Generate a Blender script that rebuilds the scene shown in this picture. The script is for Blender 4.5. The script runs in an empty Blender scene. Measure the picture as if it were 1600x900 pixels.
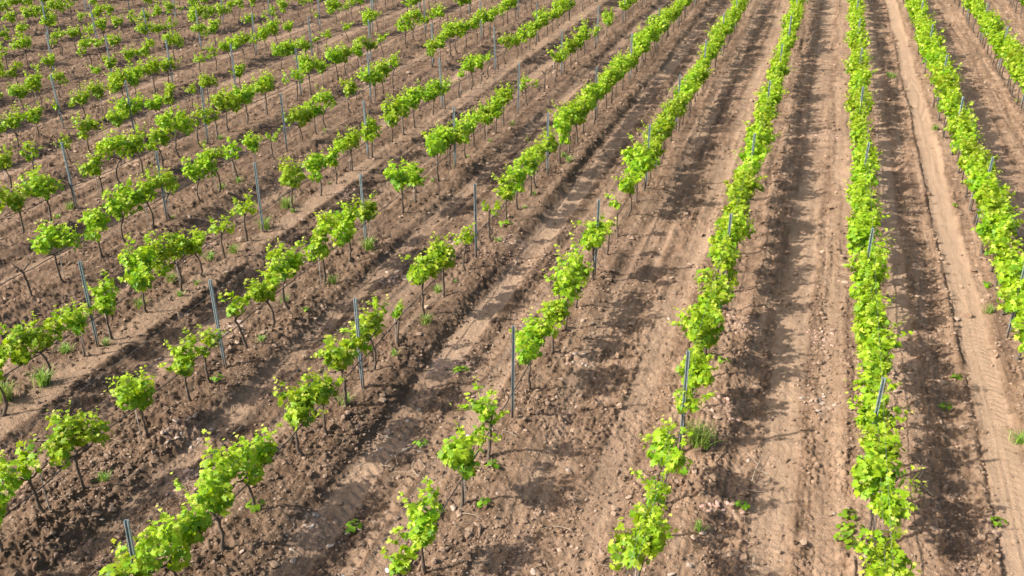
import bpy, math, random
import numpy as np
from mathutils import Vector, Matrix

rng = np.random.default_rng(7)
random.seed(7)
scene = bpy.context.scene
C = scene.collection

# ------------------------------------------------------------------ camera
CAM_H = 8.389
YAW, PITCH, ROLL = math.radians(-17.82), math.radians(25.78), math.radians(-0.27)
FPX = 1483.4                                   # focal length in pixels of a 1600 px wide picture
fw = Vector((math.sin(YAW) * math.cos(PITCH), math.cos(YAW) * math.cos(PITCH), -math.sin(PITCH)))
r0 = Vector((math.cos(YAW), -math.sin(YAW), 0)); u0 = r0.cross(fw)
rt = math.cos(ROLL) * r0 + math.sin(ROLL) * u0
up = -math.sin(ROLL) * r0 + math.cos(ROLL) * u0
cam_data = bpy.data.cameras.new('camera'); cam = bpy.data.objects.new('camera', cam_data); C.objects.link(cam)
cam.matrix_world = Matrix(((rt.x, up.x, -fw.x, 0), (rt.y, up.y, -fw.y, 0), (rt.z, up.z, -fw.z, CAM_H), (0, 0, 0, 1)))
cam_data.sensor_width = 36.0; cam_data.lens = FPX / 1600 * 36.0
cam_data.clip_start = 0.1; cam_data.clip_end = 4000
scene.camera = cam

# ------------------------------------------------------------------ sky, sun, exposure
SUN_EL = math.radians(38)
sun_from = Vector((-0.84, -0.54, 0)).normalized()          # horizontal direction the light comes from
sd = Vector((sun_from.x * math.cos(SUN_EL), sun_from.y * math.cos(SUN_EL), math.sin(SUN_EL)))
world = bpy.data.worlds.new('World'); scene.world = world; world.use_nodes = True
wn = world.node_tree; bg = wn.nodes['Background']
sky = wn.nodes.new('ShaderNodeTexSky'); sky.sky_type = 'NISHITA'; sky.sun_disc = False
sky.sun_elevation = SUN_EL; sky.sun_rotation = math.atan2(sd.x, sd.y)
sky.air_density = 1.0; sky.dust_density = 4.0
wn.links.new(sky.outputs[0], bg.inputs[0]); bg.inputs[1].default_value = 0.115
sun_data = bpy.data.lights.new('sun', 'SUN'); sun = bpy.data.objects.new('sun', sun_data); C.objects.link(sun)
sun_data.energy = 4.2; sun_data.angle = math.radians(0.9); sun_data.color = (1.0, 0.95, 0.87)
sun.rotation_euler = (-sd).to_track_quat('-Z', 'Y').to_euler(); sun.location = (0, 0, 30)
vs = scene.view_settings
vs.view_transform = 'Standard'; vs.look = 'None'; vs.exposure = 0.92; vs.gamma = 1.0; vs.use_curve_mapping = False
scene.cycles.max_bounces = 6; scene.cycles.transparent_max_bounces = 4

# ------------------------------------------------------------------ helpers
def mesh_np(name, V, F, mat=None, attrs=None, smooth=True):
    """V (n,3) float, F (m,k) int -> mesh; attrs: dict of per-point floats"""
    V = np.ascontiguousarray(V, dtype=np.float32); F = np.ascontiguousarray(F, dtype=np.int32)
    me = bpy.data.meshes.new(name); n, (m, k) = len(V), F.shape
    me.vertices.add(n); me.vertices.foreach_set('co', V.ravel())
    me.loops.add(m * k); me.loops.foreach_set('vertex_index', F.ravel())
    me.polygons.add(m)
    me.polygons.foreach_set('loop_start', np.arange(0, m * k, k, dtype=np.int32))
    me.polygons.foreach_set('loop_total', np.full(m, k, dtype=np.int32))
    me.polygons.foreach_set('use_smooth', np.full(m, smooth, dtype=bool))
    me.update(calc_edges=True)
    for a, v in (attrs or {}).items():
        at = me.attributes.new(a, 'FLOAT', 'POINT'); at.data.foreach_set('value', np.ascontiguousarray(v, dtype=np.float32))
    if mat: me.materials.append(mat)
    me.validate()
    return me

def obj(name, me, parent=None, kind=None, label=None, cat=None, group=None):
    o = bpy.data.objects.new(name, me); C.objects.link(o)
    if parent is not None: o.parent = parent
    for k, v in (('kind', kind), ('label', label), ('category', cat), ('group', group)):
        if v: o[k] = v
    return o

def smoothstep(a, b, x):
    t = np.clip((x - a) / (b - a), 0, 1); return t * t * (3 - 2 * t)

def vnoise(x, y, seed=0):
    xi = np.floor(x).astype(np.int64); yi = np.floor(y).astype(np.int64)
    fx = x - xi; fy = y - yi
    fx = fx * fx * fx * (fx * (fx * 6 - 15) + 10); fy = fy * fy * fy * (fy * (fy * 6 - 15) + 10)
    def h(a, b):
        n = (a * 374761393 + b * 668265263 + seed * 1442695041) & 0xFFFFFFFF
        n = ((n ^ (n >> 13)) * 1274126177) & 0xFFFFFFFF
        return ((n ^ (n >> 16)) & 0xFFFF) / 32767.5 - 1.0
    a, b, c, d = h(xi, yi), h(xi + 1, yi), h(xi, yi + 1), h(xi + 1, yi + 1)
    return (a * (1 - fx) + b * fx) * (1 - fy) + (c * (1 - fx) + d * fx) * fy

def tube(pts, rad, sides=6):
    """tapered tube through pts -> V, F(tri)"""
    P = np.array(pts, float); n = len(P); R = np.broadcast_to(np.array(rad, float), (n,))
    T = np.gradient(P, axis=0); T /= np.linalg.norm(T, axis=1)[:, None] + 1e-9
    ref = np.array([1.0, 0.13, 0.07]); A = np.cross(T, ref)
    bad = np.linalg.norm(A, axis=1) < 0.2
    A[bad] = np.cross(T[bad], np.array([0.1, 1.0, 0.05])); A /= np.linalg.norm(A, axis=1)[:, None]
    B = np.cross(T, A); an = np.arange(sides) / sides * 2 * np.pi
    V = (P[:, None] + R[:, None, None] * (np.cos(an)[None, :, None] * A[:, None] + np.sin(an)[None, :, None] * B[:, None])).reshape(-1, 3)
    F = []
    for i in range(n - 1):
        for j in range(sides):
            a = i * sides + j; b = i * sides + (j + 1) % sides
            F += [(a, b, b + sides), (a, b + sides, a + sides)]
    e = (n - 1) * sides
    for j in range(1, sides - 1): F += [(e, e + j, e + j + 1), (0, j + 1, j)]
    return V, np.array(F)

def join(parts):
    Vs, Fs, o = [], [], 0
    for V, F in parts: Vs.append(V); Fs.append(F + o); o += len(V)
    return np.concatenate(Vs), np.concatenate(Fs)

def project(x, y, z):
    v = Vector((x, y, z - CAM_H)); d = v.dot(fw)
    if d < 0.5: return (-9999, -9999)
    return (800 + FPX * v.dot(rt) / d, 450 - FPX * v.dot(up) / d)

# ------------------------------------------------------------------ materials
def new_mat(name):
    m = bpy.data.materials.new(name); m.use_nodes = True
    return m, m.node_tree, m.node_tree.nodes['Principled BSDF']
def nd(nt, typ, **kw):
    n = nt.nodes.new(typ)
    for k, v in kw.items(): setattr(n, k, v)
    return n
def noise(nt, vec, scale, detail=4, rough=0.55):
    n = nd(nt, 'ShaderNodeTexNoise'); n.inputs['Scale'].default_value = scale
    n.inputs['Detail'].default_value = detail; n.inputs['Roughness'].default_value = rough
    nt.links.new(vec, n.inputs['Vector']); return n.outputs['Fac']
def ramp(nt, fac, stops):
    r = nd(nt, 'ShaderNodeValToRGB'); e = r.color_ramp.elements
    while len(e) < len(stops): e.new(0.5)
    for i, (p, c) in enumerate(stops): e[i].position = p; e[i].color = (*c, 1)
    nt.links.new(fac, r.inputs[0]); return r.outputs[0]
def mix(nt, fac, a, b, blend='MIX'):
    m = nd(nt, 'ShaderNodeMix', data_type='RGBA', blend_type=blend)
    for s, v in ((m.inputs[0], fac), (m.inputs[6], a), (m.inputs[7], b)):
        if hasattr(v, 'default_value') or hasattr(v, 'links'): nt.links.new(v, s)
        elif isinstance(v, tuple): s.default_value = (*v, 1)
        else: s.default_value = v
    return m.outputs[2]
def attr(nt, name):
    a = nd(nt, 'ShaderNodeAttribute', attribute_name=name); return a.outputs['Fac']
def math_n(nt, op, a, b):
    m = nd(nt, 'ShaderNodeMath', operation=op)
    for s, v in ((m.inputs[0], a), (m.inputs[1], b)):
        if isinstance(v, (int, float)): s.default_value = v
        else: nt.links.new(v, s)
    return m.outputs[0]
def bump(nt, bs, h, strength, dist):
    b = nd(nt, 'ShaderNodeBump'); b.inputs['Strength'].default_value = strength; b.inputs['Distance'].default_value = dist
    nt.links.new(h, b.inputs['Height']); nt.links.new(b.outputs[0], bs.inputs['Normal'])

def soil_material(name, tint=False):
    m, nt, bs = new_mat(name)
    co = nd(nt, 'ShaderNodeNewGeometry').outputs['Position']
    big = noise(nt, co, 0.45, 3); mid = noise(nt, co, 3.2, 5, 0.6); fine = noise(nt, co, 26, 5, 0.7); grain = noise(nt, co, 110, 3, 0.7)
    col = ramp(nt, mid, [(0.30, (0.155, 0.096, 0.057)), (0.52, (0.29, 0.186, 0.118)), (0.74, (0.425, 0.285, 0.19))])
    col = mix(nt, math_n(nt, 'MULTIPLY', smooth_n(nt, big, 0.5, 0.68), 0.5), col, (0.195, 0.124, 0.08))
    # dusty and darker streaks drawn out along the lanes by the tillage
    mp = nd(nt, 'ShaderNodeMapping'); mp.inputs['Scale'].default_value = (4.5, 0.22, 1); nt.links.new(co, mp.inputs[0])
    stk = noise(nt, mp.outputs[0], 1.0, 5, 0.6)
    col = mix(nt, math_n(nt, 'MULTIPLY', smooth_n(nt, stk, 0.5, 0.68), 0.65), col, (0.44, 0.30, 0.20))
    col = mix(nt, math_n(nt, 'MULTIPLY', smooth_n(nt, stk, 0.5, 0.34), 0.65), col, (0.15, 0.093, 0.06))
    # soil colour gets darker towards low x, with a wandering edge
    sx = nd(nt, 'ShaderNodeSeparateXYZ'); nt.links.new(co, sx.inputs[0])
    low_x_dark = smooth_n(nt, math_n(nt, 'ADD', math_n(nt, 'MULTIPLY', sx.outputs[0], -1.0), math_n(nt, 'MULTIPLY', big, 5.0)), 3.0, 9.0)
    col = mix(nt, math_n(nt, 'MULTIPLY', low_x_dark, 0.95), col, mix(nt, 1.0, col, (0.585, 0.585, 0.585), 'MULTIPLY'))
    col = mix(nt, math_n(nt, 'MULTIPLY', smooth_n(nt, fine, 0.56, 0.72), 0.5), col, (0.50, 0.34, 0.235))
    col = mix(nt, math_n(nt, 'MULTIPLY', smooth_n(nt, grain, 0.56, 0.72), 0.6), col, (0.15, 0.095, 0.062))
    if tint:
        col = mix(nt, attr(nt, 'tint'), col, mix(nt, 0.85, col, (0.58, 0.42, 0.31)))
    else:
        col = mix(nt, math_n(nt, 'MULTIPLY', attr(nt, 'packed'), 0.9), col, mix(nt, mid, (0.38, 0.255, 0.165), (0.48, 0.33, 0.222)))
        pk = math_n(nt, 'MULTIPLY', attr(nt, 'rubble'), smooth_n(nt, noise(nt, co, 13, 4, 0.7), 0.42, 0.6))
        col = mix(nt, math_n(nt, 'MULTIPLY', pk, 0.45), col, mix(nt, smooth_n(nt, fine, 0.4, 0.6), (0.46, 0.25, 0.17), (0.56, 0.41, 0.31)))
    nt.links.new(col, bs.inputs['Base Color'])
    bs.inputs['Roughness'].default_value = 0.95; bs.inputs['Specular IOR Level'].default_value = 0.12
    hh = math_n(nt, 'ADD', math_n(nt, 'MULTIPLY', noise(nt, co, 34, 5, 0.65), 1.0), math_n(nt, 'MULTIPLY', grain, 0.35))
    bump(nt, bs, hh, 0.9, 0.045)
    return m
def smooth_n(nt, v, a, b):
    r = nd(nt, 'ShaderNodeMapRange', interpolation_type='SMOOTHSTEP')
    r.inputs['From Min'].default_value = a; r.inputs['From Max'].default_value = b
    nt.links.new(v, r.inputs['Value']); return r.outputs['Result']

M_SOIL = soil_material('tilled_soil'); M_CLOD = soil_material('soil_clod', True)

def leaf_material(name, stops, transl, trans_col):
    m, nt, bs = new_mat(name)
    col = ramp(nt, attr(nt, 'age'), stops)
    co = nd(nt, 'ShaderNodeTexCoord').outputs['Object']
    v = noise(nt, co, 38, 3)
    rnd = nd(nt, 'ShaderNodeObjectInfo').outputs['Random']
    hsv = nd(nt, 'ShaderNodeHueSaturation'); nt.links.new(col, hsv.inputs['Color'])
    nt.links.new(math_n(nt, 'ADD', math_n(nt, 'MULTIPLY', rnd, 0.018), 0.489), hsv.inputs['Hue']); nt.links.new(math_n(nt, 'ADD', math_n(nt, 'MULTIPLY', rnd, 0.3), 0.87), hsv.inputs['Value'])
    col = hsv.outputs[0]
    col = mix(nt, math_n(nt, 'MULTIPLY', smooth_n(nt, v, 0.45, 0.75), 0.25), col, mix(nt, 0.5, col, (0.30, 0.36, 0.06)))
    nt.links.new(col, bs.inputs['Base Color'])
    bs.inputs['Roughness'].default_value = 0.5; bs.inputs['Specular IOR Level'].default_value = 0.35
    bump(nt, bs, noise(nt, co, 70, 3), 0.35, 0.006)
    tr = nd(nt, 'ShaderNodeBsdfTranslucent'); nt.links.new(mix(nt, 1.0, col, trans_col, 'MULTIPLY'), tr.inputs['Color'])
    ms = nd(nt, 'ShaderNodeMixShader'); ms.inputs[0].default_value = transl
    nt.links.new(bs.outputs[0], ms.inputs[1]); nt.links.new(tr.outputs[0], ms.inputs[2])
    nt.links.new(ms.outputs[0], nt.nodes['Material Output'].inputs['Surface'])
    return m
M_LEAF = leaf_material('vine_leaf', [(0.0, (0.085, 0.215, 0.010)), (0.22, (0.195, 0.37, 0.010)), (0.5, (0.32, 0.475, 0.014)), (0.8, (0.40, 0.51, 0.04)), (1.0, (0.58, 0.56, 0.14))], 0.40, (1.5, 1.35, 0.7))
M_GRASS = leaf_material('grass_blade', [(0.0, (0.12, 0.27, 0.03)), (0.6, (0.26, 0.40, 0.07)), (1.0, (0.48, 0.46, 0.2))], 0.3, (1.3, 1.2, 0.7))

def bark(name, a, b, scale=14):
    m, nt, bs = new_mat(name); tc = nd(nt, 'ShaderNodeTexCoord').outputs['Object']
    mp = nd(nt, 'ShaderNodeMapping'); mp.inputs['Scale'].default_value = (4, 4, 0.7); nt.links.new(tc, mp.inputs[0])
    n = noise(nt, mp.outputs[0], scale, 5, 0.7)
    nt.links.new(ramp(nt, n, [(0.3, a), (0.7, b)]), bs.inputs['Base Color']); bs.inputs['Roughness'].default_value = 0.9
    bs.inputs['Specular IOR Level'].default_value = 0.2
    bump(nt, bs, n, 0.9, 0.02); return m
M_BARK = bark('vine_bark', (0.055, 0.04, 0.03), (0.19, 0.15, 0.115))
M_CANE = bark('dry_cane', (0.26, 0.19, 0.13), (0.50, 0.41, 0.31))
def metal(name, a, b, metallic, rough):
    m, nt, bs = new_mat(name); co = nd(nt, 'ShaderNodeTexCoord').outputs['Object']
    n = noise(nt, co, 22, 4, 0.6)
    nt.links.new(ramp(nt, n, [(0.3, a), (0.7, b)]), bs.inputs['Base Color'])
    
    if name == 'galvanised_steel':
        z = nd(nt, 'ShaderNodeSeparateXYZ'); nt.links.new(co, z.inputs[0])
        k = smooth_n(nt, math_n(nt, 'ADD', z.outputs[2], math_n(nt, 'MULTIPLY', n, 0.5)), 0.62, 0.28)
        spot = smooth_n(nt, noise(nt, co, 9, 4, 0.7), 0.60, 0.72)
        c1 = mix(nt, math_n(nt, 'MULTIPLY', spot, 0.5), bs.inputs['Base Color'].links[0].from_socket, (0.26, 0.19, 0.14))
        nt.links.new(mix(nt, math_n(nt, 'MULTIPLY', k, 0.8), c1, (0.25, 0.165, 0.11)), bs.inputs['Base Color'])
    bs.inputs['Metallic'].default_value = metallic; bs.inputs['Roughness'].default_value = rough; return m
M_POST = metal('galvanised_steel', (0.22, 0.29, 0.31), (0.38, 0.45, 0.47), 0.35, 0.5)
M_STAKE = metal('weathered_rod', (0.30, 0.29, 0.27), (0.48, 0.46, 0.43), 0.1, 0.6)
M_HOSE = metal('black_hose', (0.035, 0.03, 0.028), (0.07, 0.06, 0.055), 0.0, 0.6)
M_WIRE = metal('steel_wire', (0.22, 0.22, 0.22), (0.34, 0.34, 0.34), 0.3, 0.55)
def stone_mat(name, a, b):
    m, nt, bs = new_mat(name); co = nd(nt, 'ShaderNodeTexCoord').outputs['Object']
    n = noise(nt, co, 18, 5, 0.65); oi = nd(nt, 'ShaderNodeObjectInfo').outputs['Random']
    c = mix(nt, math_n(nt, 'MULTIPLY', oi, 0.45), ramp(nt, n, [(0.3, a), (0.7, b)]), (0.42, 0.32, 0.26))
    nt.links.new(c, bs.inputs['Base Color']); bs.inputs['Roughness'].default_value = 0.9
    bs.inputs['Specular IOR Level'].default_value = 0.2; bump(nt, bs, n, 0.6, 0.02); return m
M_PINK = stone_mat('pink_stone', (0.44, 0.24, 0.18), (0.62, 0.42, 0.34))
M_PALE = stone_mat('pale_stone', (0.38, 0.30, 0.24), (0.56, 0.47, 0.40))
M_TAN = stone_mat('tan_stone', (0.34, 0.25, 0.19), (0.50, 0.39, 0.31))
M_WHITE = stone_mat('white_chip', (0.78, 0.79, 0.82), (0.84, 0.85, 0.87))

# ------------------------------------------------------------------ layout of the vineyard
X0, ROW_W = 1.3754, 2.6
def row_x(r): return X0 + r * ROW_W
POST_D, POST_P, POST_H = 5.586, 11.93, 1.677
SLOT = POST_D / 6

# patches of pinkish broken stone: x, y, radius
def ground_pt(px, py, z=0.0):
    d = fw + rt * ((px - 800) / FPX) + up * ((450 - py) / FPX); t = (z - CAM_H) / d.z
    return (d.x * t, d.y * t)
PATCHES = [(-5.35, 13.3, 0.42, 'pink', 'in the rubble patch on the furrow floor'),
           (-7.7, 9.05, 0.40, 'pink', 'in the rubble patch between two leafy rows'),
           (-5.6, 8.7, 0.42, 'pale', 'in the pale rubble near the leaning double vine'),
           (-5.3, 10.9, 0.35, 'pale', 'in the pale rubble at the foot of the earth bank'),
           (-0.72, 13.2, 0.34, 'pink', 'beside the big grass tuft under the hedge'),
           (-0.45, 10.7, 0.26, 'pink', 'in the small patch below the big grass tuft'),
           (-0.72, 16.3, 0.36, 'pink', 'on the berm of the closed leafy row'),
           (-6.0, 18.6, 0.36, 'pink', 'by the lone post vine above the bank'),
           (-7.85, 16.2, 0.34, 'pale', 'behind the steel post in open soil'),
           (-3.35, 14.1, 0.28, 'pale', 'beneath the vine next to the clear steel post'),
           (0.75, 13.9, 0.30, 'pale', 'on the sunny foot of the hedge row'),
           (0.70, 16.2, 0.28, 'pink', 'on the sunny foot of the hedge row further up'),
           (0.45, 29.5, 0.6, 'pink', 'in the faint rubble of the open lane'),
           (-11.0, 20.6, 0.4, 'pink', 'near the reddish young vine'),
           (-9.7, 13.2, 0.3, 'pale', 'scattered beside the dark hose line'),
           (-8.6, 10.0, 0.34, 'pale', 'under the large double canopy vine'),
           (5.3, 21.0, 0.5, 'pale', 'in the lane away from the sun'),
           (-12.6, 16.4, 0.35, 'pink', 'beside the bare dead trunk')]

# ------------------------------------------------------------------ ground relief
# packed strips: x centre, half width, depth, smoothness
STRIPS = [(3.38, 0.25, 0.045, 1.0), (2.12, 0.20, 0.015, 0.8), (0.22, 0.28, 0.025, 0.7), (0.95, 0.18, 0.015, 0.55),
          (-5.48, 0.25, 0.045, 0.86), (-4.43, 0.17, 0.03, 0.85), (-4.80, 0.11, 0.035, 0.5), (-2.05, 0.22, 0.02, 0.65), (-3.15, 0.18, 0.02, 0.5),
          (-11.45, 0.28, 0.02, 0.6), (-10.2, 0.22, 0.03, 0.6), (-8.2, 0.2, 0.025, 0.6), (-7.2, 0.18, 0.02, 0.5), (5.2, 0.25, 0.03, 0.6), (4.55, 0.15, 0.02, 0.5),
          (-12.9, 0.22, 0.03, 0.6), (-15.5, 0.22, 0.03, 0.6), (-18.1, 0.22, 0.03, 0.6), (-20.7, 0.22, 0.03, 0.6), (-23.3, 0.22, 0.03, 0.6)]
def ground(x, y, full=False, detail=True):
    x = np.asarray(x, float); y = np.asarray(y, float)
    wob = 0.05 * vnoise(y * 0.35 + 3, x * 0.2, 5) + 0.02 * vnoise(y * 1.6, x * 0.3, 6)
    xs = x + wob
    r = np.round((xs - X0) / ROW_W); u = xs - (X0 + r * ROW_W)
    left = smoothstep(-1.5, -3.5, r)                       # rows on the sunward side stand on steeper banks
    h = 0.05 * np.exp(-(u / 0.42) ** 2) * (1 - left)
    bank = smoothstep(-1.2, -0.25, u) * (1 - smoothstep(0.42, 0.66, u))
    h += left * bank * (0.075 + 0.05 * np.exp(-((r + 3) / 0.6) ** 2))
    packed = np.zeros_like(x)
    for xc, hw, dep, sm in STRIPS:
        k = 1 - smoothstep(hw * 0.7, hw * 1.25, np.abs(xs - xc))
        keep = 0.72 + 0.5 * vnoise(y * 0.5, x * 0 + xc * 3.1, 8) if sm < 0.9 else 1.0
        k = k * np.clip(keep, 0, 1)
        h -= dep * k; packed = np.maximum(packed, k * sm)
    # edge rut of the tyre track and thin drag lines in it
    h -= 0.05 * np.exp(-((xs - 3.10) / 0.035) ** 2) * (0.6 + 0.4 * vnoise(y * 2.2, x * 0, 9))
    h += 0.03 * np.exp(-((xs - 3.02) / 0.06) ** 2)
    h += (0.007 * vnoise(xs * 26, y * 0.25, 41) + 0.004 * vnoise(xs * 60, y * 0.4, 42) + 0.010 * vnoise(xs * 7, y * 1.1, 43) + 0.007 * vnoise(xs * 11, y * 9, 44)) * np.exp(-((xs - 3.38) / 0.24) ** 2)
    # tread marks of a tyre
    lug = np.clip(np.sin(y * 2 * np.pi / 0.16 + np.abs(xs - 3.38) * 26) * 2.2, -1, 1) * (1 - smoothstep(0.15, 0.22, np.abs(xs - 3.38)))
    h += 0.011 * lug * smoothstep(0.0, 0.5, vnoise(y * 0.45, x * 0 + 2, 61))
    lug = np.clip(np.sin(y * 2 * np.pi / 0.18 + np.abs(xs + 5.48) * 24) * 2.2, -1, 1) * (1 - smoothstep(0.14, 0.22, np.abs(xs + 5.48)))
    h += 0.013 * lug * smoothstep(-0.2, 0.4, vnoise(y * 0.5, x * 0 + 7, 62))
    tr = np.exp(-((xs + 4.80) / 0.12) ** 2); h += 0.03 * tr * np.sin(y * 2 * np.pi / 0.19 + np.abs(xs + 4.8) * 22)
    if detail:
        rough = 1 - 0.88 * packed
        dark = 0.95 + 0.15 * smoothstep(-3, -6, x)
        n = 0.022 * vnoise(x * 1.6, y * 1.3, 1) + 0.020 * vnoise(x * 4.1, y * 3.7, 2) + 0.040 * vnoise(xs * 3.3, y * 0.16, 51) + 0.022 * vnoise(xs * 7.5, y * 0.35, 52)
        b = 0.022 * (np.abs(vnoise(x * 6.3, y * 6.3, 3)) * 2.0 - 0.7) + 0.036 * (np.abs(vnoise(x * 12.1, y * 12.1, 4)) * 2 - 0.7) + 0.030 * vnoise(x * 25, y * 25, 11) + 0.012 * vnoise(x * 47, y * 47, 15)
        amp = 0.55 + 0.45 * vnoise(x * 0.9, y * 0.9, 12)
        h += (n + b * np.clip(amp, 0.35, 1)) * rough * dark
        h += 0.05 * np.clip(vnoise(x * 2.3, y * 2.3, 13) - 0.35, 0, 1) * rough
    if not full: return h
    rub = np.zeros_like(x)
    for px, py, rr, *_ in PATCHES:
        rub = np.maximum(rub, 1 - smoothstep(0.5, 1.3, np.hypot(x - px, y - py) / rr))
    return h, packed, rub
def gz(x, y): return float(ground(np.array([x]), np.array([y]))[0])

th = np.radians(np.linspace(47.5, 6.3, 640)); s_in = CAM_H / np.tan(th)
s = np.concatenate([[-400, -60, -12, 0, 4, 6.2], s_in, [85, 110, 160, 260, 500, 1200, 3000]])
t_in = np.linspace(-1, 1, 940); t = np.concatenate([[-14, -5, -2.2, -1.5, -1.2, -1.06], t_in, [1.06, 1.2, 1.5, 2.2, 5, 14]])
Sg, Tg = np.meshgrid(s, t, indexing='ij'); half = 0.60 * np.maximum(np.abs(Sg), 7) + 1.6
dx, dy = math.sin(YAW), math.cos(YAW); px, py = dy, -dx
GX = Sg * dx + Tg * half * px; GY = Sg * dy + Tg * half * py
H, PK, RB = ground(GX.ravel(), GY.ravel(), True)
inner = ((np.abs(Tg) <= 1.3) & (Sg > 5) & (Sg < 100)).ravel(); H = np.where(inner, H, H * 0.3)
ns, ntt = Sg.shape; idx = np.arange(ns * ntt).reshape(ns, ntt)
F = np.stack([idx[:-1, :-1], idx[:-1, 1:], idx[1:, 1:], idx[1:, :-1]], -1).reshape(-1, 4)
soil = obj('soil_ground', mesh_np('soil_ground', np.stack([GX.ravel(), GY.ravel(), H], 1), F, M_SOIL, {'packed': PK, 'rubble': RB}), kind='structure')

# ------------------------------------------------------------------ row names used in descriptions
ORD = ['first', 'second', 'third', 'fourth', 'fifth', 'sixth', 'seventh', 'eighth', 'ninth', 'tenth', 'eleventh', 'twelfth',
       'thirteenth', 'fourteenth', 'fifteenth', 'sixteenth', 'seventeenth', 'eighteenth', 'nineteenth', 'twentieth']
def row_phrase(r):
    return f'{ORD[-r]} row sunward of the pale tyre track' if r <= 0 else f'{ORD[r-1]} row shadeward of the pale tyre track'

# ------------------------------------------------------------------ where the vines stand (row -> distance along the row, size)
VINES = {
 -1: [(8.77, 'L'), (9.75, 'S'), (10.63, 'M'), (12.13, 'S'), (13.0, 'L')],
 0: [(7.4, 'L'), (8.3, 'M'), (9.05, 'L'), (10.6, 'L'), (11.4, 'L'), (12.2, 'M'), (13.05, 'S'), (13.9, 'L')],
 -2: [(7.75, 'S'), (8.4, 'M'), (9.69, 'M'), (10.77, 'S'), (12.87, 'L'), (14.12, 'M'), (15.05, 'M'), (15.9, 'M'), (17.3, 'M'), (18.57, 'T'), (19.7, 'T'), (21.0, 'M')],
 -3: [(6.1, 'M'), (6.96, 'L'), (7.88, 'M'), (8.66, 'L'), (10.0, 'M'), (10.62, 'M'), (11.42, 'M'), (12.51, 'M'), (13.5, 'T'), (14.73, 'M'), (15.52, 'M'), (16.82, 'S'), (18.51, 'T'), (19.7, 'M')],
 -4: [(6.2, 'M'), (7.04, 'M'), (7.75, 'S'), (8.43, 'L'), (9.75, 'L'), (10.9, 'M'), (11.47, 'S'), (12.62, 'S'), (13.36, 'M'), (14.23, 'M'), (15.4, 'M'), (16.57, 'L'), (17.65, 'M'), (19.5, 'M'), (20.3, 'M'), (22.0, 'L'), (22.9, 'M'), (23.9, 'M'), (24.8, 'S'), (25.6, 'M'), (26.5, 'M'), (27.41, 'L'), (29.86, 'S'), (31.9, 'D'), (33.41, 'S'), (34.4, 'S'), (35.55, 'L'), (36.6, 'M'), (37.72, 'M'), (39.42, 'S'), (42.2, 'L')],
 -5: [(9.6, 'M'), (10.6, 'L'), (11.53, 'M'), (12.26, 'M'), (13.33, 'L'), (14.29, 'L'), (14.95, 'M'), (16.02, 'S'), (16.93, 'S'), (18.94, 'M'), (20.08, 'L'), (21.0, 'M'), (22.06, 'L'), (23.27, 'M'), (24.8, 'L'), (25.57, 'M'), (26.4, 'M'), (27.9, 'L'), (28.8, 'S'), (30.29, 'T'), (31.48, 'M'), (32.3, 'M'), (33.52, 'T'), (34.6, 'D'), (35.91, 'M'), (36.7, 'M'), (37.6, 'M')],
 -6: [(13.1, 'D'), (13.96, 'L'), (15.16, 'M'), (16.1, 'L'), (16.9, 'M'), (17.7, 'M'), (18.9, 'L'), (19.6, 'S'), (20.5, 'S'), (21.4, 'M'), (22.4, 'T'), (24.0, 'L'), (24.9, 'M'), (25.7, 'M'), (27.4, 'M'), (28.99, 'L'), (29.8, 'M'), (30.7, 'S'), (34.17, 'M'), (35.3, 'M'), (36.22, 'L'), (37.1, 'M'), (38.04, 'M'), (39.2, 'M'), (40.2, 'M')],
 -7: [(15.0, 'L'), (15.85, 'M'), (16.6, 'L'), (17.5, 'D'), (18.4, 'M'), (19.3, 'M'), (20.0, 'M'), (20.9, 'M'), (21.75, 'L'), (22.8, 'S'), (23.5, 'S'), (24.3, 'L'), (25.2, 'M'), (26.35, 'L'), (28.3, 'S'), (29.26, 'L'), (30.2, 'M'), (31.28, 'L'), (32.1, 'M'), (33.1, 'M'), (34.0, 'M'), (35.4, 'S'), (37.77, 'M')],
 -8: [(18.1, 'M'), (19.0, 'S'), (20.3, 'S'), (21.2, 'M'), (22.4, 'M'), (23.2, 'L'), (24.2, 'M'), (25.0, 'M'), (26.2, 'S')],
}
Y_END = 64.0
FILL_FROM = {0: 14.75, -1: 13.9, -2: 21.9, -3: 20.6, -4: 43.2, -5: 38.6, -6: 41.2, -7: 38.8, -8: 27.2}
vines = []                                               # x, y, size, row
for r in range(-17, 4):
    for (y, sz) in VINES.get(r, []): vines.append((row_x(r) + rng.normal(0, 0.03) + (0.08 if r == 0 else 0), y, sz, r))
    y = FILL_FROM.get(r, 6.0 + rng.uniform(0, SLOT))
    while y < Y_END:
        yy = y + rng.normal(0, 0.06); q = rng.random()
        if r >= -1: sz = 'L' if q < 0.72 else 'M'
        elif r >= -3: sz = 'L' if q < 0.55 else ('M' if q < 0.96 else 'S')
        else: sz = 'L' if q < 0.26 else ('M' if q < 0.64 else ('S' if q < 0.78 else ('T' if q < 0.83 else ('D' if q < 0.85 else None))))
        if sz: vines.append((row_x(r) + rng.normal(0, 0.03), yy, sz, r))
        y += SLOT * (rng.uniform(0.92, 1.08))
def in_view(x, y, z=0.8, m=70):
    for zz in (0.0, z, 1.3):
        a, b = project(x, y, zz)
        if -m < a < 1600 + m and -m < b < 900 + m: return True
    return False
vines = [v for v in vines if in_view(v[0], v[1])]
vines.sort(key=lambda v: v[0] ** 2 + v[1] ** 2)

posts = []
for r in range(-17, 4):
    for k in range(-2, 10):
        y = POST_P + POST_D * k - (0.35 if r == 1 else 0)
        if in_view(row_x(r), y, 1.6, 60): posts.append((row_x(r), y, r))

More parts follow.
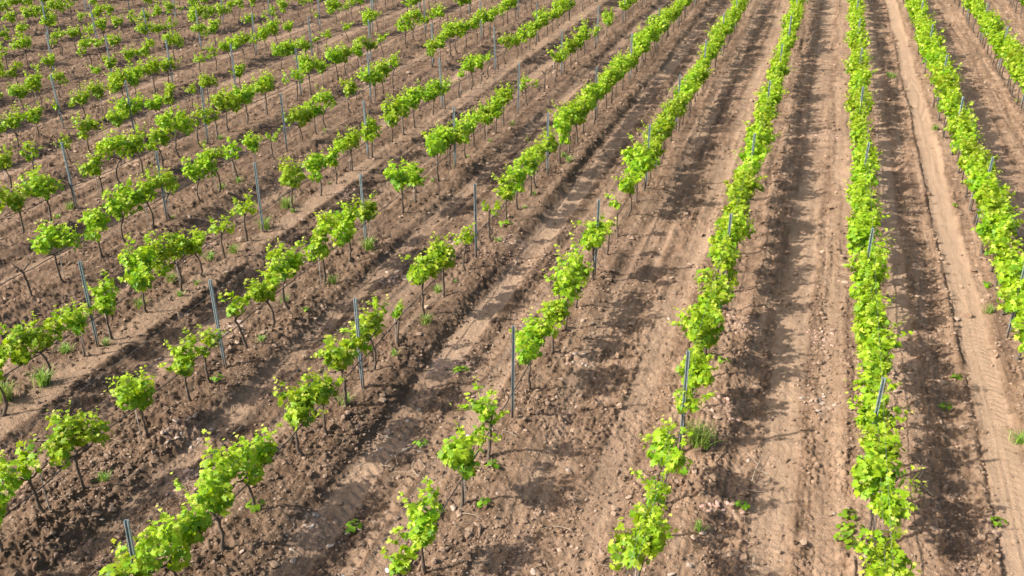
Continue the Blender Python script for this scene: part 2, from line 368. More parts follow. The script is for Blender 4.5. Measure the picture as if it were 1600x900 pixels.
# ------------------------------------------------------------------ leaf shapes
def leaf_template(seed, lobes=True):
    g = np.random.default_rng(seed)
    if lobes:      # palmate, five lobed leaf with a shallow fold and drooping margin
        ang = np.radians([-180, -150, -112, -78, -48, -24, 0, 24, 48, 78, 112, 150])
        rad = np.array([0.20, 0.50, 0.58, 0.38, 0.63, 0.40, 0.72, 0.40, 0.63, 0.38, 0.58, 0.50]) * g.uniform(0.92, 1.08, 12)
    else:
        ang = np.radians([-180, -120, -55, 0, 55, 120]); rad = np.array([0.28, 0.55, 0.56, 0.64, 0.56, 0.55]) * g.uniform(0.92, 1.08, 6)
    x = np.sin(ang) * rad; y = np.cos(ang) * rad + 0.30
    z = 0.22 * np.abs(x) - 0.42 * (x ** 2 + (y - 0.3) ** 2) + g.normal(0, 0.06, len(x))
    V = np.vstack([[0, 0.28, -0.01], np.stack([x, y, z], 1)]); n = len(x)
    F = np.array([(0, 1 + i, 1 + (i + 1) % n) for i in range(n)])
    return V, F[:, ::-1]
LEAF_HI = [leaf_template(i) for i in range(4)]; LEAF_LO = [leaf_template(20 + i, False) for i in range(3)]

def leaf_frames(n, tip):
    """rows: matrices with columns side, tip, normal"""
    n = n / np.linalg.norm(n, axis=1)[:, None]
    tip = tip - n * np.sum(n * tip, 1)[:, None]; tip /= np.linalg.norm(tip, axis=1)[:, None] + 1e-9
    side = np.cross(tip, n)
    return np.stack([side, tip, n], -1)

CLASS = {'L': dict(n=350, ly=0.36, rad=0.155, k=9, z0=0.74, z1=1.10, shoots=18), 'M': dict(n=225, ly=0.29, rad=0.14, k=7, z0=0.73, z1=1.05, shoots=14),
         'S': dict(n=90, ly=0.19, rad=0.105, k=5, z0=0.70, z1=0.95, shoots=8), 'T': dict(n=32, ly=0.05, rad=0.085, k=2, z0=0.70, z1=0.90, shoots=3)}
def make_variant(cls, seed):
    g = np.random.default_rng(seed); c = CLASS[cls]
    cy = np.linspace(-c['ly'], c['ly'], c['k']) + g.normal(0, 0.06, c['k'])
    cx = g.normal(0, 0.085, c['k']); cz = g.uniform(c['z0'], c['z1'], c['k']); cr = c['rad'] * g.uniform(0.62, 1.3, c['k'])
    pick = g.choice(c['k'], c['n'], p=cr ** 2 / np.sum(cr ** 2))
    d = g.normal(0, 1, (c['n'], 3)); d /= np.linalg.norm(d, axis=1)[:, None]; d[:, 2] *= 0.9
    q = np.where(g.random(c['n']) < 0.75, g.uniform(0.8, 1.12, c['n']), g.uniform(0.35, 0.8, c['n']))
    cen = np.stack([cx, cy, cz], 1)
    pos = cen[pick] + d * (cr[pick] * q)[:, None]
    mid = np.array([0, 0, np.mean(cz)])
    outw = pos - mid; outw /= np.linalg.norm(outw, axis=1)[:, None] + 1e-6
    nrm = 0.5 * outw + 0.45 * d + np.array([0, 0, 0.5]) + g.normal(0, 0.55, (c['n'], 3))
    tip = outw * 0.7 + np.array([0, 0, -0.55]) + g.normal(0, 0.35, (c['n'], 3))
    size = (0.055 + 0.075 * g.beta(1.6, 1.8, c['n'])) * (1.0 if cls in 'LM' else 0.88)
    hi = np.clip((pos[:, 2] - 0.75) / 0.5, 0, 1)
    age = np.clip(g.beta(1.1, 1.9, c['n']) * 0.78 + 0.22 * hi * g.random(c['n']) + 0.12 * (g.random(c['n']) < 0.1), 0, 1)
    shoots = []
    for _ in range(c['shoots']):
        j = g.integers(c['k']); a = cen[j] + g.normal(0, 0.05, 3)
        dirn = np.array([g.normal(0, 0.55), g.normal(0, 0.65), g.uniform(0.1, 1.5)]); dirn /= np.linalg.norm(dirn)
        L = cr[j] * 1.1 + g.uniform(0.06, 0.28); m = 6
        tt = np.linspace(0, 1, m); P = a + tt[:, None] * dirn * L + np.array([0, 0, -0.10]) * (tt[:, None] ** 2) * g.uniform(0, 1)
        shoots.append(P)
        w = np.linspace(0.5, 1.0, 6); Q = a + w[:, None] * dirn * L + g.normal(0, 0.022, (6, 3))
        pos = np.vstack([pos, Q]); nn = np.array([0, 0, 0.8]) + 0.4 * dirn + g.normal(0, 0.5, (6, 3)); nrm = np.vstack([nrm, nn])
        tip = np.vstack([tip, g.normal(0, 1, (6, 3)) + dirn]); size = np.append(size, np.linspace(0.105, 0.045, 6) * g.uniform(0.8, 1.1))
        age = np.append(age, np.clip(np.linspace(0.3, 0.9, 6) + g.normal(0, 0.07, 6), 0, 1))
    R = leaf_frames(nrm, tip)
    score = np.linalg.norm((pos - mid) / np.array([0.3, c['ly'] + 0.2, 0.3]), axis=1) + 0.9 * (pos[:, 2] - 0.7)
    score[size < 0.07] = -1
    return dict(pos=pos, R=R, size=size, age=age, score=score, shoots=shoots, cen=cen, ly=c['ly'], g=g)

def leaves_mesh(name, v, sel, templates):
    Vs, Fs, Ag, o = [], [], [], 0
    for i in sel:
        V, F = templates[i % len(templates)]
        Vs.append((V * v['size'][i]) @ v['R'][i].T + v['pos'][i]); Fs.append(F + o); o += len(V); Ag.append(np.full(len(V), v['age'][i]))
    V, F = np.concatenate(Vs), np.concatenate(Fs)
    ps = [tube(P, np.linspace(0.006, 0.002, len(P)), 3) for P in v['shoots']]
    if ps:
        SV, SF = join(ps); F = np.concatenate([F, SF + len(V)]); V = np.concatenate([V, SV]); Ag.append(np.full(len(SV), 0.6))
    return V, F, np.concatenate(Ag)

def trunk_geo(g, lean, head):
    n = 9; tt = np.linspace(0, 1, n)
    P = np.stack([lean[0] * (tt - tt ** 2) * 2.2 + head[0] * tt + g.normal(0, 0.008, n), lean[1] * (tt - tt ** 2) * 2.2 + head[1] * tt + g.normal(0, 0.008, n), -0.12 + (head[2] + 0.12) * tt], 1)
    rad = 0.028 - 0.010 * tt + g.normal(0, 0.0025, n); rad[0] += 0.012; rad[1] += 0.006; rad[-1] += 0.006
    return tube(P, rad, 7)
def arm_geo(g, head, end):
    tt = np.linspace(0, 1, 5)[:, None]; P = np.array(head) * (1 - tt) + np.array(end) * tt + g.normal(0, 0.010, (5, 3)); P[0] = head
    return tube(P, np.linspace(0.017, 0.008, 5), 5)

VAR = {}
NV = {'L': 9, 'M': 9, 'S': 6, 'T': 4}
N_OUT = {'L': 70, 'M': 55, 'S': 30, 'T': 14}
for cls in 'LMST':
    VAR[cls] = []
    for i in range(NV[cls]):
        v = make_variant(cls, 100 * ord(cls) + i); g = v['g']; allv = np.arange(len(v['pos']))
        out = np.argsort(-v['score'])[:N_OUT[cls]]; inn = np.setdiff1d(allv, out)
        head = np.array([g.normal(0, 0.03), g.normal(0, 0.05), 0.64 + g.normal(0, 0.03)])
        v['out'] = out
        V, Fc, A = leaves_mesh('f', v, allv, LEAF_HI); v['full'] = mesh_np('vine_foliage', V, Fc, M_LEAF, {'age': A})
        V, Fc, A = leaves_mesh('f', v, inn, LEAF_HI); v['inner'] = mesh_np('vine_foliage_inner', V, Fc, M_LEAF, {'age': A})
        v['low'] = leaves_mesh('f', v, allv, LEAF_LO)
        V, Fc = trunk_geo(g, (g.normal(0, 0.07), g.normal(0, 0.14)), head); v['trunk'] = mesh_np('vine_trunk', V, Fc, M_BARK); v['trunk_geo'] = (V, Fc)
        v['arms'] = []
        for sgn in (-1, 1):
            if cls == 'T': continue
            V, Fc = arm_geo(g, head, (g.normal(0, 0.04), sgn * v['ly'] * 0.95, 0.74 + g.normal(0, 0.04))); v['arms'].append(mesh_np('vine_arm', V, Fc, M_BARK))
        V, Fc = tube([(0.05, 0.03, -0.1), (0.045, 0.025, 0.35), (0.05, 0.03, 0.82)], 0.007, 5); v['stake'] = mesh_np('vine_stake', V, Fc, M_STAKE)
        VAR[cls].append(v)
dead = []
for i in range(3):
    g = np.random.default_rng(900 + i)
    V, Fc = trunk_geo(g, (g.normal(0, 0.04), g.normal(0, 0.1)), np.array([g.normal(0, 0.04), g.normal(0, 0.05), 0.62]))
    A1, A2 = arm_geo(g, (0, 0, 0.52), (0.1, 0.16, 0.78)), arm_geo(g, (0, 0, 0.58), (-0.05, -0.18, 0.74))
    dead.append((mesh_np('vine_trunk', V, Fc, M_BARK), [mesh_np('vine_arm', *A1, M_BARK), mesh_np('vine_arm', *A2, M_BARK)], (V, Fc)))
# single leaves: shape x age
LEAF_AGES = np.array([0.08, 0.2, 0.32, 0.45, 0.6, 0.8])
LEAF_ME = [[mesh_np('vine_leaf', V, Fc, M_LEAF, {'age': np.full(len(V), a)}) for a in LEAF_AGES] for V, Fc in LEAF_HI]

ADJ = {'L': 'large', 'M': 'middling', 'S': 'small', 'T': 'tiny', 'D': 'dead'}
N_IND, LEAF_DIST = 300, 19.0
post_by_row = {}
for x, y, r in posts: post_by_row.setdefault(r, []).append(y)
far_parts, far_bark = [], []
zs = ground(np.array([v[0] for v in vines]), np.array([v[1] for v in vines]), detail=False)
for i, (x, y, sz, r) in enumerate(vines):
    g = np.random.default_rng(5000 + i)
    flip = math.pi * g.integers(2) + g.normal(0, 0.18); sc = g.uniform(0.86, 1.12) * (1.08 if r >= 1 else (0.86 if r <= -8 else 1.0))
    z = float(zs[i])
    if i >= N_IND:
        Mz = np.array(Matrix.Rotation(flip, 3, 'Z')) * sc; P = np.array([x, y, z])
        if sz == 'D': V, Fc = dead[i % 3][2]
        else:
            v = VAR[sz][g.integers(NV[sz])]; V, Fc, A = v['low']; far_parts.append((V @ Mz.T + P, Fc, A)); V, Fc = v['trunk_geo']
        far_bark.append((V @ Mz.T + P, Fc)); continue
    e = obj('grapevine', None); e.empty_display_size = 0.2
    e.location = (x, y, z); e.rotation_euler = (0, 0, flip); e.scale = (sc, sc, sc)
    same = sorted((q[1], q[2]) for q in vines if q[3] == r); me_i = [q[0] for q in same].index(y)
    py_ = min(post_by_row.get(r, [999]), key=lambda p: abs(p - y))
    rank = 1 + sum(1 for q in same if min(py_, y) - 1e-6 < q[0] < max(py_, y) + 1e-6 and q[0] != y)
    nb = []
    for k_ in (me_i - 1, me_i + 1):
        ok = 0 <= k_ < len(same) and abs(same[k_][0] - y) < 1.35
        nb.append({'L': 'large', 'M': 'middling', 'S': 'small', 'T': 'tiny', 'D': 'dead'}[same[k_][1]] if ok else 'gap')
    nb.sort()
    if nb[0] == nb[1]: beside = 'between two gaps' if nb[0] == 'gap' else f'between two {nb[0]} neighbours'
    else: beside = f'between {nb[0]} and {nb[1]} neighbours' if 'gap' not in nb else f"between gap and {[q for q in nb if q != 'gap'][0]} neighbour"
    staked = (sz != 'D') and g.random() < 0.35
    short = row_phrase(r).replace('the pale tyre', 'pale')
    e['label'] = f"{ADJ[sz]} grapevine {ORD[rank-1]} from post, {beside}, {short}"
    e['category'] = 'grapevine'; e['group'] = f'grapevines of the {row_phrase(r)}'
    if sz == 'D':
        tm, am, _ = dead[i % 3]; obj('trunk', tm, e)
        for a in am: obj('arm', a, e)
        continue
    v = VAR[sz][g.integers(NV[sz])]
    obj('trunk', v['trunk'], e)
    for a in v['arms']: obj('arm', a, e)
    if staked: obj('training_stake', v['stake'], e)
    if math.hypot(x, y) < LEAF_DIST:
        obj('foliage', v['inner'], e, kind='stuff')
        for j in v['out']:
            me = LEAF_ME[j % 4][int(np.argmin(np.abs(LEAF_AGES - v['age'][j])))]
            lo = obj('leaf', me, e); s_ = v['size'][j]
            m4 = np.eye(4); m4[:3, :3] = v['R'][j] * s_; m4[:3, 3] = v['pos'][j]
            lo.matrix_basis = Matrix(m4.tolist())
    else:
        obj('foliage', v['full'], e, kind='stuff')
if far_parts:
    Vs, Fs, As, o = [], [], [], 0
    for V, Fc, A in far_parts: Vs.append(V); Fs.append(Fc + o); As.append(A); o += len(V)
    fe = obj('distant_grapevines', None, kind='stuff', label='distant rows of leafy green grapevines on the brown slope', cat='grapevines')
    obj('foliage', mesh_np('distant_foliage', np.concatenate(Vs), np.concatenate(Fs), M_LEAF, {'age': np.concatenate(As)}), fe, kind='stuff')
    V, Fc = join(far_bark); obj('trunks', mesh_np('distant_trunks', V, Fc, M_BARK), fe, kind='stuff')

# ------------------------------------------------------------------ steel posts: lipped channel section
prof = np.array([(-0.016, -0.022), (-0.030, -0.022), (-0.030, 0.022), (0.030, 0.022), (0.030, -0.022), (0.016, -0.022),
                 (0.016, -0.018), (0.026, -0.018), (0.026, 0.018), (-0.026, 0.018), (-0.026, -0.018), (-0.016, -0.018)])
prof = prof * np.array([0.78, 0.85])
n = len(prof); zz = np.linspace(-0.3, POST_H, 12)
V = np.concatenate([np.column_stack([prof, np.full(n, z_)]) for z_ in zz])
Fq = [(a * n + j, a * n + (j + 1) % n, (a + 1) * n + (j + 1) % n, (a + 1) * n + j) for a in range(len(zz) - 1) for j in range(n)]
e0 = (len(zz) - 1) * n
for a, b, c_, d_ in ((0, 1, 10, 11), (1, 2, 9, 10), (2, 3, 8, 9), (3, 4, 7, 8), (4, 5, 6, 7)): Fq.append((e0 + a, e0 + d_, e0 + c_, e0 + b))
post_me = mesh_np('steel_post', V, np.array(Fq), M_POST, smooth=False)
hook_parts = []
HV, HF = tube([(0.022, 0, 0), (0.034, 0, 0.004), (0.036, 0, 0.018)], 0.003, 4); hook_me = mesh_np('wire_hook', HV, HF, M_POST)
vxy = np.array([(v[0], v[1]) for v in vines if v[2] in 'LM'])
for x, y, r in posts:
    clear = np.min(np.hypot(vxy[:, 0] - x, vxy[:, 1] - y)) > 0.55
    p = obj('steel_post', post_me, label=f"galvanised steel post {'standing clear of' if clear else 'rising through'} leaves, {row_phrase(r)}", cat='post', group=f'steel posts of the {row_phrase(r)}')
    p.location = (x + rng.normal(0, 0.015), y, float(ground([x], [y], detail=False)[0]))
    p.rotation_euler = (rng.normal(0, 0.015), rng.normal(0, 0.018), rng.normal(0, 0.25))
    if math.hypot(x, y) < 26:
        for hz in (0.62, 1.05, 1.45):
            for sgn in (0, math.pi):
                hk = obj('wire_hook', hook_me, p); hk.location = (0, 0, hz); hk.rotation_euler = (0, 0, sgn)

# ------------------------------------------------------------------ irrigation hose and wires, one per row
for r in range(-17, 4):
    ys = np.arange(5.0, 66.0, 0.31); ys = np.array([q for q in ys if in_view(row_x(r), q, 0.6, 140)])
    if len(ys) < 4: continue
    base = ground(np.full(len(ys), row_x(r)), ys, detail=False)
    sag = 0.035 * np.abs(np.sin((ys - POST_P) / SLOT * np.pi)) + 0.03 * vnoise(ys * 0.8, ys * 0 + r * 7.3, 21)
    V, Fc = tube(np.stack([row_x(r) + 0.03 + 0.015 * vnoise(ys * 1.1, ys * 0 + r, 22), ys, base + 0.585 - sag], 1), 0.0095, 5)
    obj('irrigation_hose', mesh_np('irrigation_hose', V, Fc, M_HOSE), label=f'black irrigation hose strung along the trunks, {row_phrase(r)}', cat='hose', group='irrigation hoses of the rows')
    for hz, nm in ((1.05, 'lower'), (1.45, 'upper')):
        yw = np.arange(ys[0], ys[-1], 0.9)
        if len(yw) < 3: continue
        bw = ground(np.full(len(yw), row_x(r)), yw, detail=False)
        V, Fc = tube(np.stack([np.full(len(yw), row_x(r) + 0.042), yw, bw + hz + 0.01], 1), 0.0013, 3)
        obj('trellis_wire', mesh_np('trellis_wire', V, Fc, M_WIRE), label=f'{nm} trellis wire between posts, {row_phrase(r)}', cat='wire', group='trellis wires of the rows')

# ------------------------------------------------------------------ clods of earth (uncountable)
ICO_V = []; ph = (1 + 5 ** 0.5) / 2
for a, b in ((-1, ph), (1, ph), (-1, -ph), (1, -ph)): ICO_V += [(a, b, 0), (0, a, b), (b, 0, a)]
ICO_V = np.array(ICO_V, float); ICO_V /= np.linalg.norm(ICO_V[0])
import itertools
ICO_F = []
el = min(np.linalg.norm(ICO_V[0] - q) for q in ICO_V[1:]) * 1.05
for a, b, c_ in itertools.combinations(range(12), 3):
    if all(np.linalg.norm(ICO_V[p] - ICO_V[q]) < el for p, q in ((a, b), (b, c_), (a, c_))):
        nn = np.cross(ICO_V[b] - ICO_V[a], ICO_V[c_] - ICO_V[a]); ICO_F.append((a, b, c_) if nn @ ICO_V[a] > 0 else (a, c_, b))
ICO_F = np.array(ICO_F)
NC = 90000
tth = np.radians(rng.uniform(8.5, 46, NC)); ss = CAM_H / np.tan(tth); tt = rng.uniform(-1, 1, NC) * (0.60 * ss + 1.0)
cx = ss * dx + tt * px; cy = ss * dy + tt * py
chh, cpk, crb = ground(cx, cy, True)
dens = 0.5 + 0.5 * vnoise(cx * 1.2, cy * 1.2, 31)
keep = rng.random(NC) < (0.12 + 0.88 * dens ** 1.5) * (1 - 0.90 * cpk)
cx, cy, chh, crb = cx[keep], cy[keep], chh[keep], crb[keep]; NC = len(cx)
size = np.clip(rng.lognormal(math.log(0.0165), 0.5, NC), 0.008, 0.06) * (0.8 + 0.02 * np.hypot(cx, cy))
shape = ICO_V[None] * (1 + rng.normal(0, 0.24, (NC, 12, 1))) * rng.uniform(0.55, 1.35, (NC, 1, 3)) * np.array([1, 1, 0.7])
an = rng.uniform(0, 6.283, NC); ca, sa = np.cos(an)[:, None], np.sin(an)[:, None]
X, Y = shape[..., 0] * ca - shape[..., 1] * sa, shape[..., 0] * sa + shape[..., 1] * ca
CV = np.stack([X, Y, shape[..., 2]], -1) * size[:, None, None] + np.stack([cx, cy, chh + size * 0.25], 1)[:, None]
CF = ICO_F[None] + (np.arange(NC) * 12)[:, None, None]
tint = np.repeat(np.clip(rng.beta(1.2, 4, NC) + 0.25 * crb + 0.6 * (rng.random(NC) < 0.03), 0, 1), 12)
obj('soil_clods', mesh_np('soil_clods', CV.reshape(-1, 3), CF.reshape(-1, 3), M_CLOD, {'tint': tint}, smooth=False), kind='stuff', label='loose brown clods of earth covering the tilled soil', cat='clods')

# ------------------------------------------------------------------ countable stones
def stone_mesh(seed, mat):
    g = np.random.default_rng(seed); V = ICO_V.copy(); Fc = ICO_F; mids = {}; nv = list(V); nf = []
    def m_(a, b):
        k = (min(a, b), max(a, b))
        if k not in mids: q = V[a] + V[b]; mids[k] = len(nv); nv.append(q / np.linalg.norm(q))
        return mids[k]
    for a, b, c_ in Fc: ab, bc, ca_ = m_(a, b), m_(b, c_), m_(c_, a); nf += [(a, ab, ca_), (b, bc, ab), (c_, ca_, bc), (ab, bc, ca_)]
    W = np.array(nv)
    for _ in range(7):
        d = g.normal(0, 1, 3); d /= np.linalg.norm(d); lim = g.uniform(0.62, 0.85); k = np.clip(W @ d - lim, 0, None); W = W - k[:, None] * d
    W *= np.array([1.0, g.uniform(0.55, 0.85), g.uniform(0.35, 0.6)])
    return mesh_np('stone', W, np.array(nf), mat, smooth=False)
STM = {'pink': [stone_mesh(i, M_PINK) for i in range(5)], 'pale': [stone_mesh(10 + i, M_PALE) for i in range(5)], 'tan': [stone_mesh(20 + i, M_TAN) for i in range(5)]}
WORD = {'pink': 'dusty pink broken stone', 'pale': 'pale grey broken stone'}
def put_stone(me, x, y, s_, label, group):
    o = obj('stone', me, label=label, cat='stone', group=group)
    o.location = (x, y, gz(x, y) + s_ * 0.02); o.scale = (s_, s_, s_)
    o.rotation_euler = (rng.normal(0, 0.25), rng.normal(0, 0.25), rng.uniform(0, 6.28)); return o
for X_, Y_, rr, kd, where in PATCHES:
    for i in range(11):
        a, q = rng.uniform(0, 6.28), rr * math.sqrt(rng.random()) * 1.05
        put_stone(STM[kd][rng.integers(5)], X_ + q * math.cos(a) * 1.1, Y_ + q * math.sin(a), rng.uniform(0.025, 0.060), f'{WORD[kd]} {where}', f'stones {where}')
n = 0
while n < 60:
    th_ = math.radians(rng.uniform(15, 45)); s_ = CAM_H / math.tan(th_); t_ = rng.uniform(-1, 1) * (0.5 * s_ + 0.5)
    x, y = s_ * dx + t_ * px, s_ * dy + t_ * py
    if not in_view(x, y, 0, 0): continue
    put_stone(STM['tan'][rng.integers(5)], x, y, rng.uniform(0.03, 0.065), 'single tan stone lying loose on the tilled soil', 'loose tan stones'); n += 1
for (x, y, s_, lb) in ((*ground_pt(733, 683), 0.06, 'bright white chip lying behind the small leaning vine'), (*ground_pt(637, 655), 0.04, 'small bright white chip on the smooth furrow floor'), (*ground_pt(605, 893), 0.05, 'large whitish chip beside the double-trunked vine')):
    o = put_stone(stone_mesh(int(x * 100) % 50 + 60, M_WHITE), x, y, s_, lb, None)

# ------------------------------------------------------------------ pruned canes on the soil
def cane_mesh(seed):
    g = np.random.default_rng(seed); m = 9; tt = np.linspace(0, 1, m); L = g.uniform(0.25, 0.6); k = g.normal(0, 1.6)
    a = k * (tt - 0.5); P = np.stack([np.cumsum(np.cos(a)) * L / m, np.cumsum(np.sin(a)) * L / m, 0.018 + 0.02 * np.sin(tt * 3.1) * g.random()], 1); P -= P.mean(0) * np.array([1, 1, 0])
    parts = [tube(P, np.linspace(0.0065, 0.003, m), 5)]
    if g.random() < 0.5:
        b = P[4]; d = np.array([math.cos(a[4] + 0.8), math.sin(a[4] + 0.8), 0.08]) * L * 0.35; parts.append(tube([b, b + d * 0.5, b + d + np.array([0, 0.02, 0])], (0.0045, 0.0035, 0.002), 4))
    return mesh_np('cane', *join(parts), M_CANE)
CANES = [cane_mesh(i) for i in range(8)]
FIXED_C = [(1195, 745, 1.3), (1190, 765, 1.2), (1185, 730, 1.5), (1437, 735, 1.4), (1445, 770, 1.3), (1432, 800, 1.1), (1225, 545, 1.2), (1235, 560, .8), (1215, 480, 1), (1290, 480, 1), (620, 715, 1.6), (605, 725, 1.2), (655, 740, 1.5), (665, 735, 1.3), (1445, 655, .8), (1170, 880, 1.1), (870, 830, 1.2), (865, 700, 1), (460, 870, 1), (70, 690, 1), (135, 805, 1), (480, 560, 1), (1570, 790, 1)]
def put_cane(x, y, k, lb, grp):
    o = obj('vine_cutting', CANES[rng.integers(8)], label=lb, cat='twig', group=grp); o.location = (x, y, gz(x, y) + 0.006); o.scale = (k, k, 1.2); o.rotation_euler = (0, rng.normal(0, 0.06), rng.uniform(0, 6.28))
for a, b, k in FIXED_C: put_cane(*ground_pt(a, b), k, 'long pale pruned cane lying on the bare soil', 'long pruned canes')
for _ in range(45):
    th_ = math.radians(rng.uniform(17, 44)); s_ = CAM_H / math.tan(th_); t_ = rng.uniform(-1, 1) * (0.5 * s_ + 0.3)
    put_cane(s_ * dx + t_ * px, s_ * dy + t_ * py, rng.uniform(0.4, 0.75), 'short dry pruned twig lying on the soil', 'short pruned twigs')

# straw, petioles and bark shreds littering the soil (uncountable)
parts = []
for _ in range(5200):
    th_ = math.radians(rng.uniform(13, 45)); s_ = CAM_H / math.tan(th_); t_ = rng.uniform(-1, 1) * (0.56 * s_ + 0.8); parts.append((s_ * dx + t_ * px, s_ * dy + t_ * py))
parts = np.array(parts); lz, lp, _r = ground(parts[:, 0], parts[:, 1], True); segs = []
for (x, y), z, pk_ in zip(parts, lz, lp):
    if rng.random() < 0.7 * pk_: continue
    a = rng.uniform(0, 6.28); L = rng.lognormal(math.log(0.045), 0.5); d = np.array([math.cos(a), math.sin(a), rng.normal(0, 0.25)]) * L; b = np.array([x, y, z + 0.012]); bend = np.array([-d[1], d[0], 0.02]) * rng.normal(0, 0.18)
    segs.append(tube([b - d / 2, b + bend, b + d / 2], rng.uniform(0.0018, 0.0042), 3))
obj('straw_litter', mesh_np('straw_litter', *join(segs), M_CANE), kind='stuff', label='pale straw and bark shreds littering the tilled soil', cat='litter')

# ------------------------------------------------------------------ grass tufts and weeds
def tuft_mesh(seed, nb, hgt, spread):
    g = np.random.default_rng(seed); Vs, Fs, Ag, o = [], [], [], 0
    for _ in range(nb):
        a = g.uniform(0, 6.28); L = hgt * g.uniform(0.55, 1.1); out = spread * g.uniform(0.25, 1.0); w = g.uniform(0.004, 0.009)
        b = np.array([g.normal(0, spread * 0.22), g.normal(0, spread * 0.22), 0]); d = np.array([math.cos(a), math.sin(a), 0]); sd_ = np.array([-d[1], d[0], 0])
        tt = np.linspace(0, 1, 5); P = b + d * (out * tt[:, None] ** 1.7) + np.array([0, 0, 1]) * (L * (tt - 0.35 * tt ** 3))[:, None]; ww = w * (1 - tt ** 2 * 0.9)
        V = np.concatenate([P + sd_ * ww[:, None], P - sd_ * ww[:, None]]); F_ = []
        for i in range(4): F_ += [(i, i + 1, i + 6), (i, i + 6, i + 5)]
        Vs.append(V); Fs.append(np.array(F_) + o); o += 10; Ag.append(np.full(10, np.clip(g.beta(2, 3), 0, 1)))
    return mesh_np('grass_tuft', np.concatenate(Vs), np.concatenate(Fs), M_GRASS, {'age': np.concatenate(Ag)})
def weed_mesh(seed, nl, rad):
    g = np.random.default_rng(seed); v = dict(pos=[], R=None, size=[], age=[], shoots=[]); nr, tp = [], []
    for _ in range(nl):
        a = g.uniform(0, 6.28); q = rad * g.uniform(0.1, 1); v['pos'].append((q * math.cos(a), q * math.sin(a), g.uniform(0.02, 0.10)))
        nr.append((math.cos(a) * 0.4, math.sin(a) * 0.4, 1)); tp.append((math.cos(a), math.sin(a), 0.1)); v['size'].append(g.uniform(0.04, 0.08)); v['age'].append(g.uniform(0.0, 0.35))
    v['pos'] = np.array(v['pos']); v['R'] = leaf_frames(np.array(nr) + g.normal(0, 0.2, (nl, 3)), np.array(tp)); 
    V, Fc, A = leaves_mesh('w', v, range(nl), LEAF_LO); return mesh_np('weed', V, Fc, M_LEAF, {'age': A})
TUFTS = [tuft_mesh(1, 170, 0.50, 0.34), tuft_mesh(2, 100, 0.44, 0.26), tuft_mesh(3, 55, 0.28, 0.20), tuft_mesh(4, 36, 0.20, 0.13)]
WEEDS = [weed_mesh(1, 22, 0.13), weed_mesh(2, 13, 0.09), weed_mesh(3, 9, 0.06)]
GRASS = [(1092, 700, 0, 'big lush green grass tuft beside the hedge and pink stones'), (68, 605, 1, 'tall green grass tuft beside a dark vine trunk'), (12, 632, 1, 'pale low grass tuft sprawling near the dark trunk'),
         (577, 392, 1, 'green grass tuft at the foot of a post in open rows'), (415, 362, 1, 'pale green grass tuft around a clear steel post'), (447, 328, 1, 'thin grass tuft in the gap between young vines'),
         (270, 450, 2, 'thin grass under a leafy vine on packed soil'), (220, 485, 2, 'sparse grass sprig at a bent trunk'), (330, 410, 2, 'small grass sprig between two trunks'), (365, 400, 2, 'low grass sprig by the small vine'),
         (520, 447, 2, 'short green grass at a trunk on the bank'), (105, 555, 2, 'yellowish grass sprig below the hose'), (1460, 205, 2, 'faint green grass patch beside the tyre track'), (1388, 122, 2, 'thin grass in the shade strip of the hedge'), (1395, 125, 2, 'second thin grass in the shade strip of the hedge'),
         (1545, 490, 2, 'small grass sprig at the tyre track edge'), (665, 515, 2, 'dry green grass sprig near the thin stump vine'), (880, 250, 3, 'small grass sprig at a trunk on the long bank'), (1090, 830, 3, 'tiny grass sprig under the hedge end'), (1592, 690, 2, 'pale grass sprig across the tyre track'),
         (110, 330, 2, 'thin grass by the dead trunk'), (75, 395, 3, 'short grass under the first large vine'), (640, 300, 3, 'short grass by a post in leaf')]
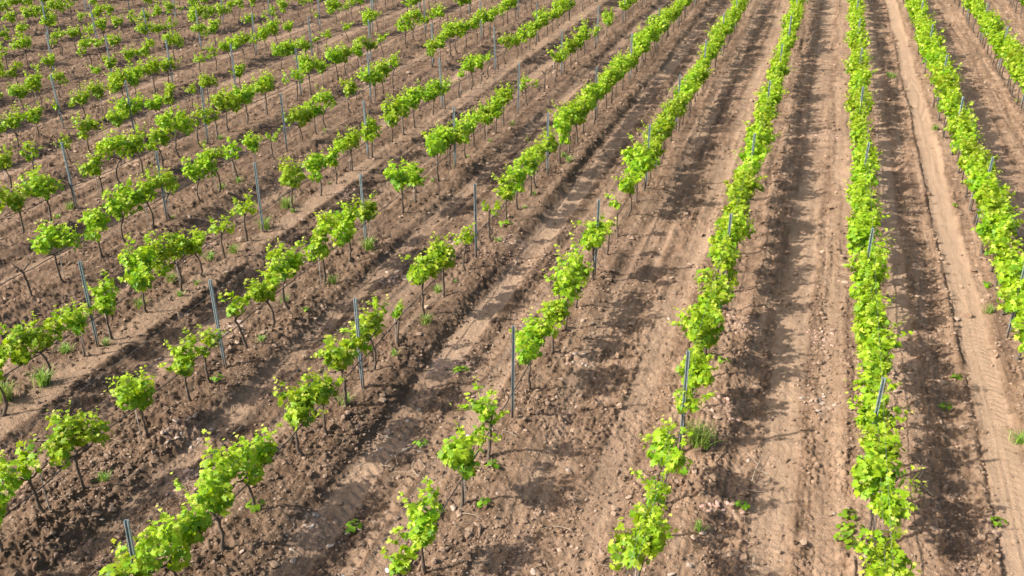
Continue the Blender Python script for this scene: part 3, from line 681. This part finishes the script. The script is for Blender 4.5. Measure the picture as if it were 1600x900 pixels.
for a, b, k, lb in GRASS:
    x, y = ground_pt(a, b); o = obj('grass_tuft', TUFTS[k], label=lb, cat='grass'); o.location = (x, y, gz(x, y) - 0.01); o.rotation_euler = (0, 0, rng.uniform(0, 6.28))
for v_ in [q for q in vines[:190] if q[3] <= -3]:
    if rng.random() < 0.30:
        x, y = v_[0] + rng.normal(0, 0.12), v_[1] + rng.normal(0, 0.25); o = obj('grass_tuft', TUFTS[2 + rng.integers(2)], label='small grass sprig at the foot of a grapevine trunk', cat='grass', group='grass sprigs at vine feet')
        o.location = (x, y, gz(x, y) - 0.01); o.rotation_euler = (0, 0, rng.uniform(0, 6.28)); k_ = rng.uniform(0.5, 0.95); o.scale = (k_, k_, k_)
WEED = [(720, 578, 0, 'broad-leaved weed beside the pink rubble'), (658, 692, 1, 'small green weed on the furrow floor'), (553, 822, 1, 'small green weed at the foot of the bank'), (1325, 812, 1, 'upper weed of a line along the hedge foot'), (1328, 834, 0, 'middle weed of a line along the hedge foot'),
        (1322, 852, 0, 'lowest weed of a line along the hedge foot'), (1158, 795, 2, 'tiny weed in the shade of the hedge'), (1557, 813, 1, 'bright green weed beside the tyre track'), (770, 735, 2, 'tiny weed sprout below the small leaning vine'), (1490, 325, 2, 'tiny weed on the tyre track edge'),
        (1478, 635, 1, 'dark weed in the shadow strip'), (755, 795, 2, 'tiny weed between clods in open soil'), (340, 600, 1, 'leafy sucker at the base of a vine by a post'), (402, 805, 1, 'green sucker beside a forked vine trunk'), (790, 358, 0, 'leafy suckers under the thin vine on the bank'),
        (480, 495, 2, 'yellow-green weed beyond the clear post'), (1130, 567, 1, 'grey-green weed at the hedge edge'), (1495, 590, 2, 'tiny weed on packed earth'), (1540, 450, 2, 'small weed at the shadeward foot'), (1590, 160, 1, 'green weed in the lane away from the sun')]
for a, b, k, lb in WEED:
    x, y = ground_pt(a, b); o = obj('weed', WEEDS[k], label=lb, cat='weed'); o.location = (x, y, gz(x, y)); o.rotation_euler = (0, 0, rng.uniform(0, 6.28)); s_ = rng.uniform(0.9, 1.3); o.scale = (s_, s_, s_)
print('vines', len(vines), 'posts', len(posts), 'clods', NC, 'objects', len(bpy.data.objects))
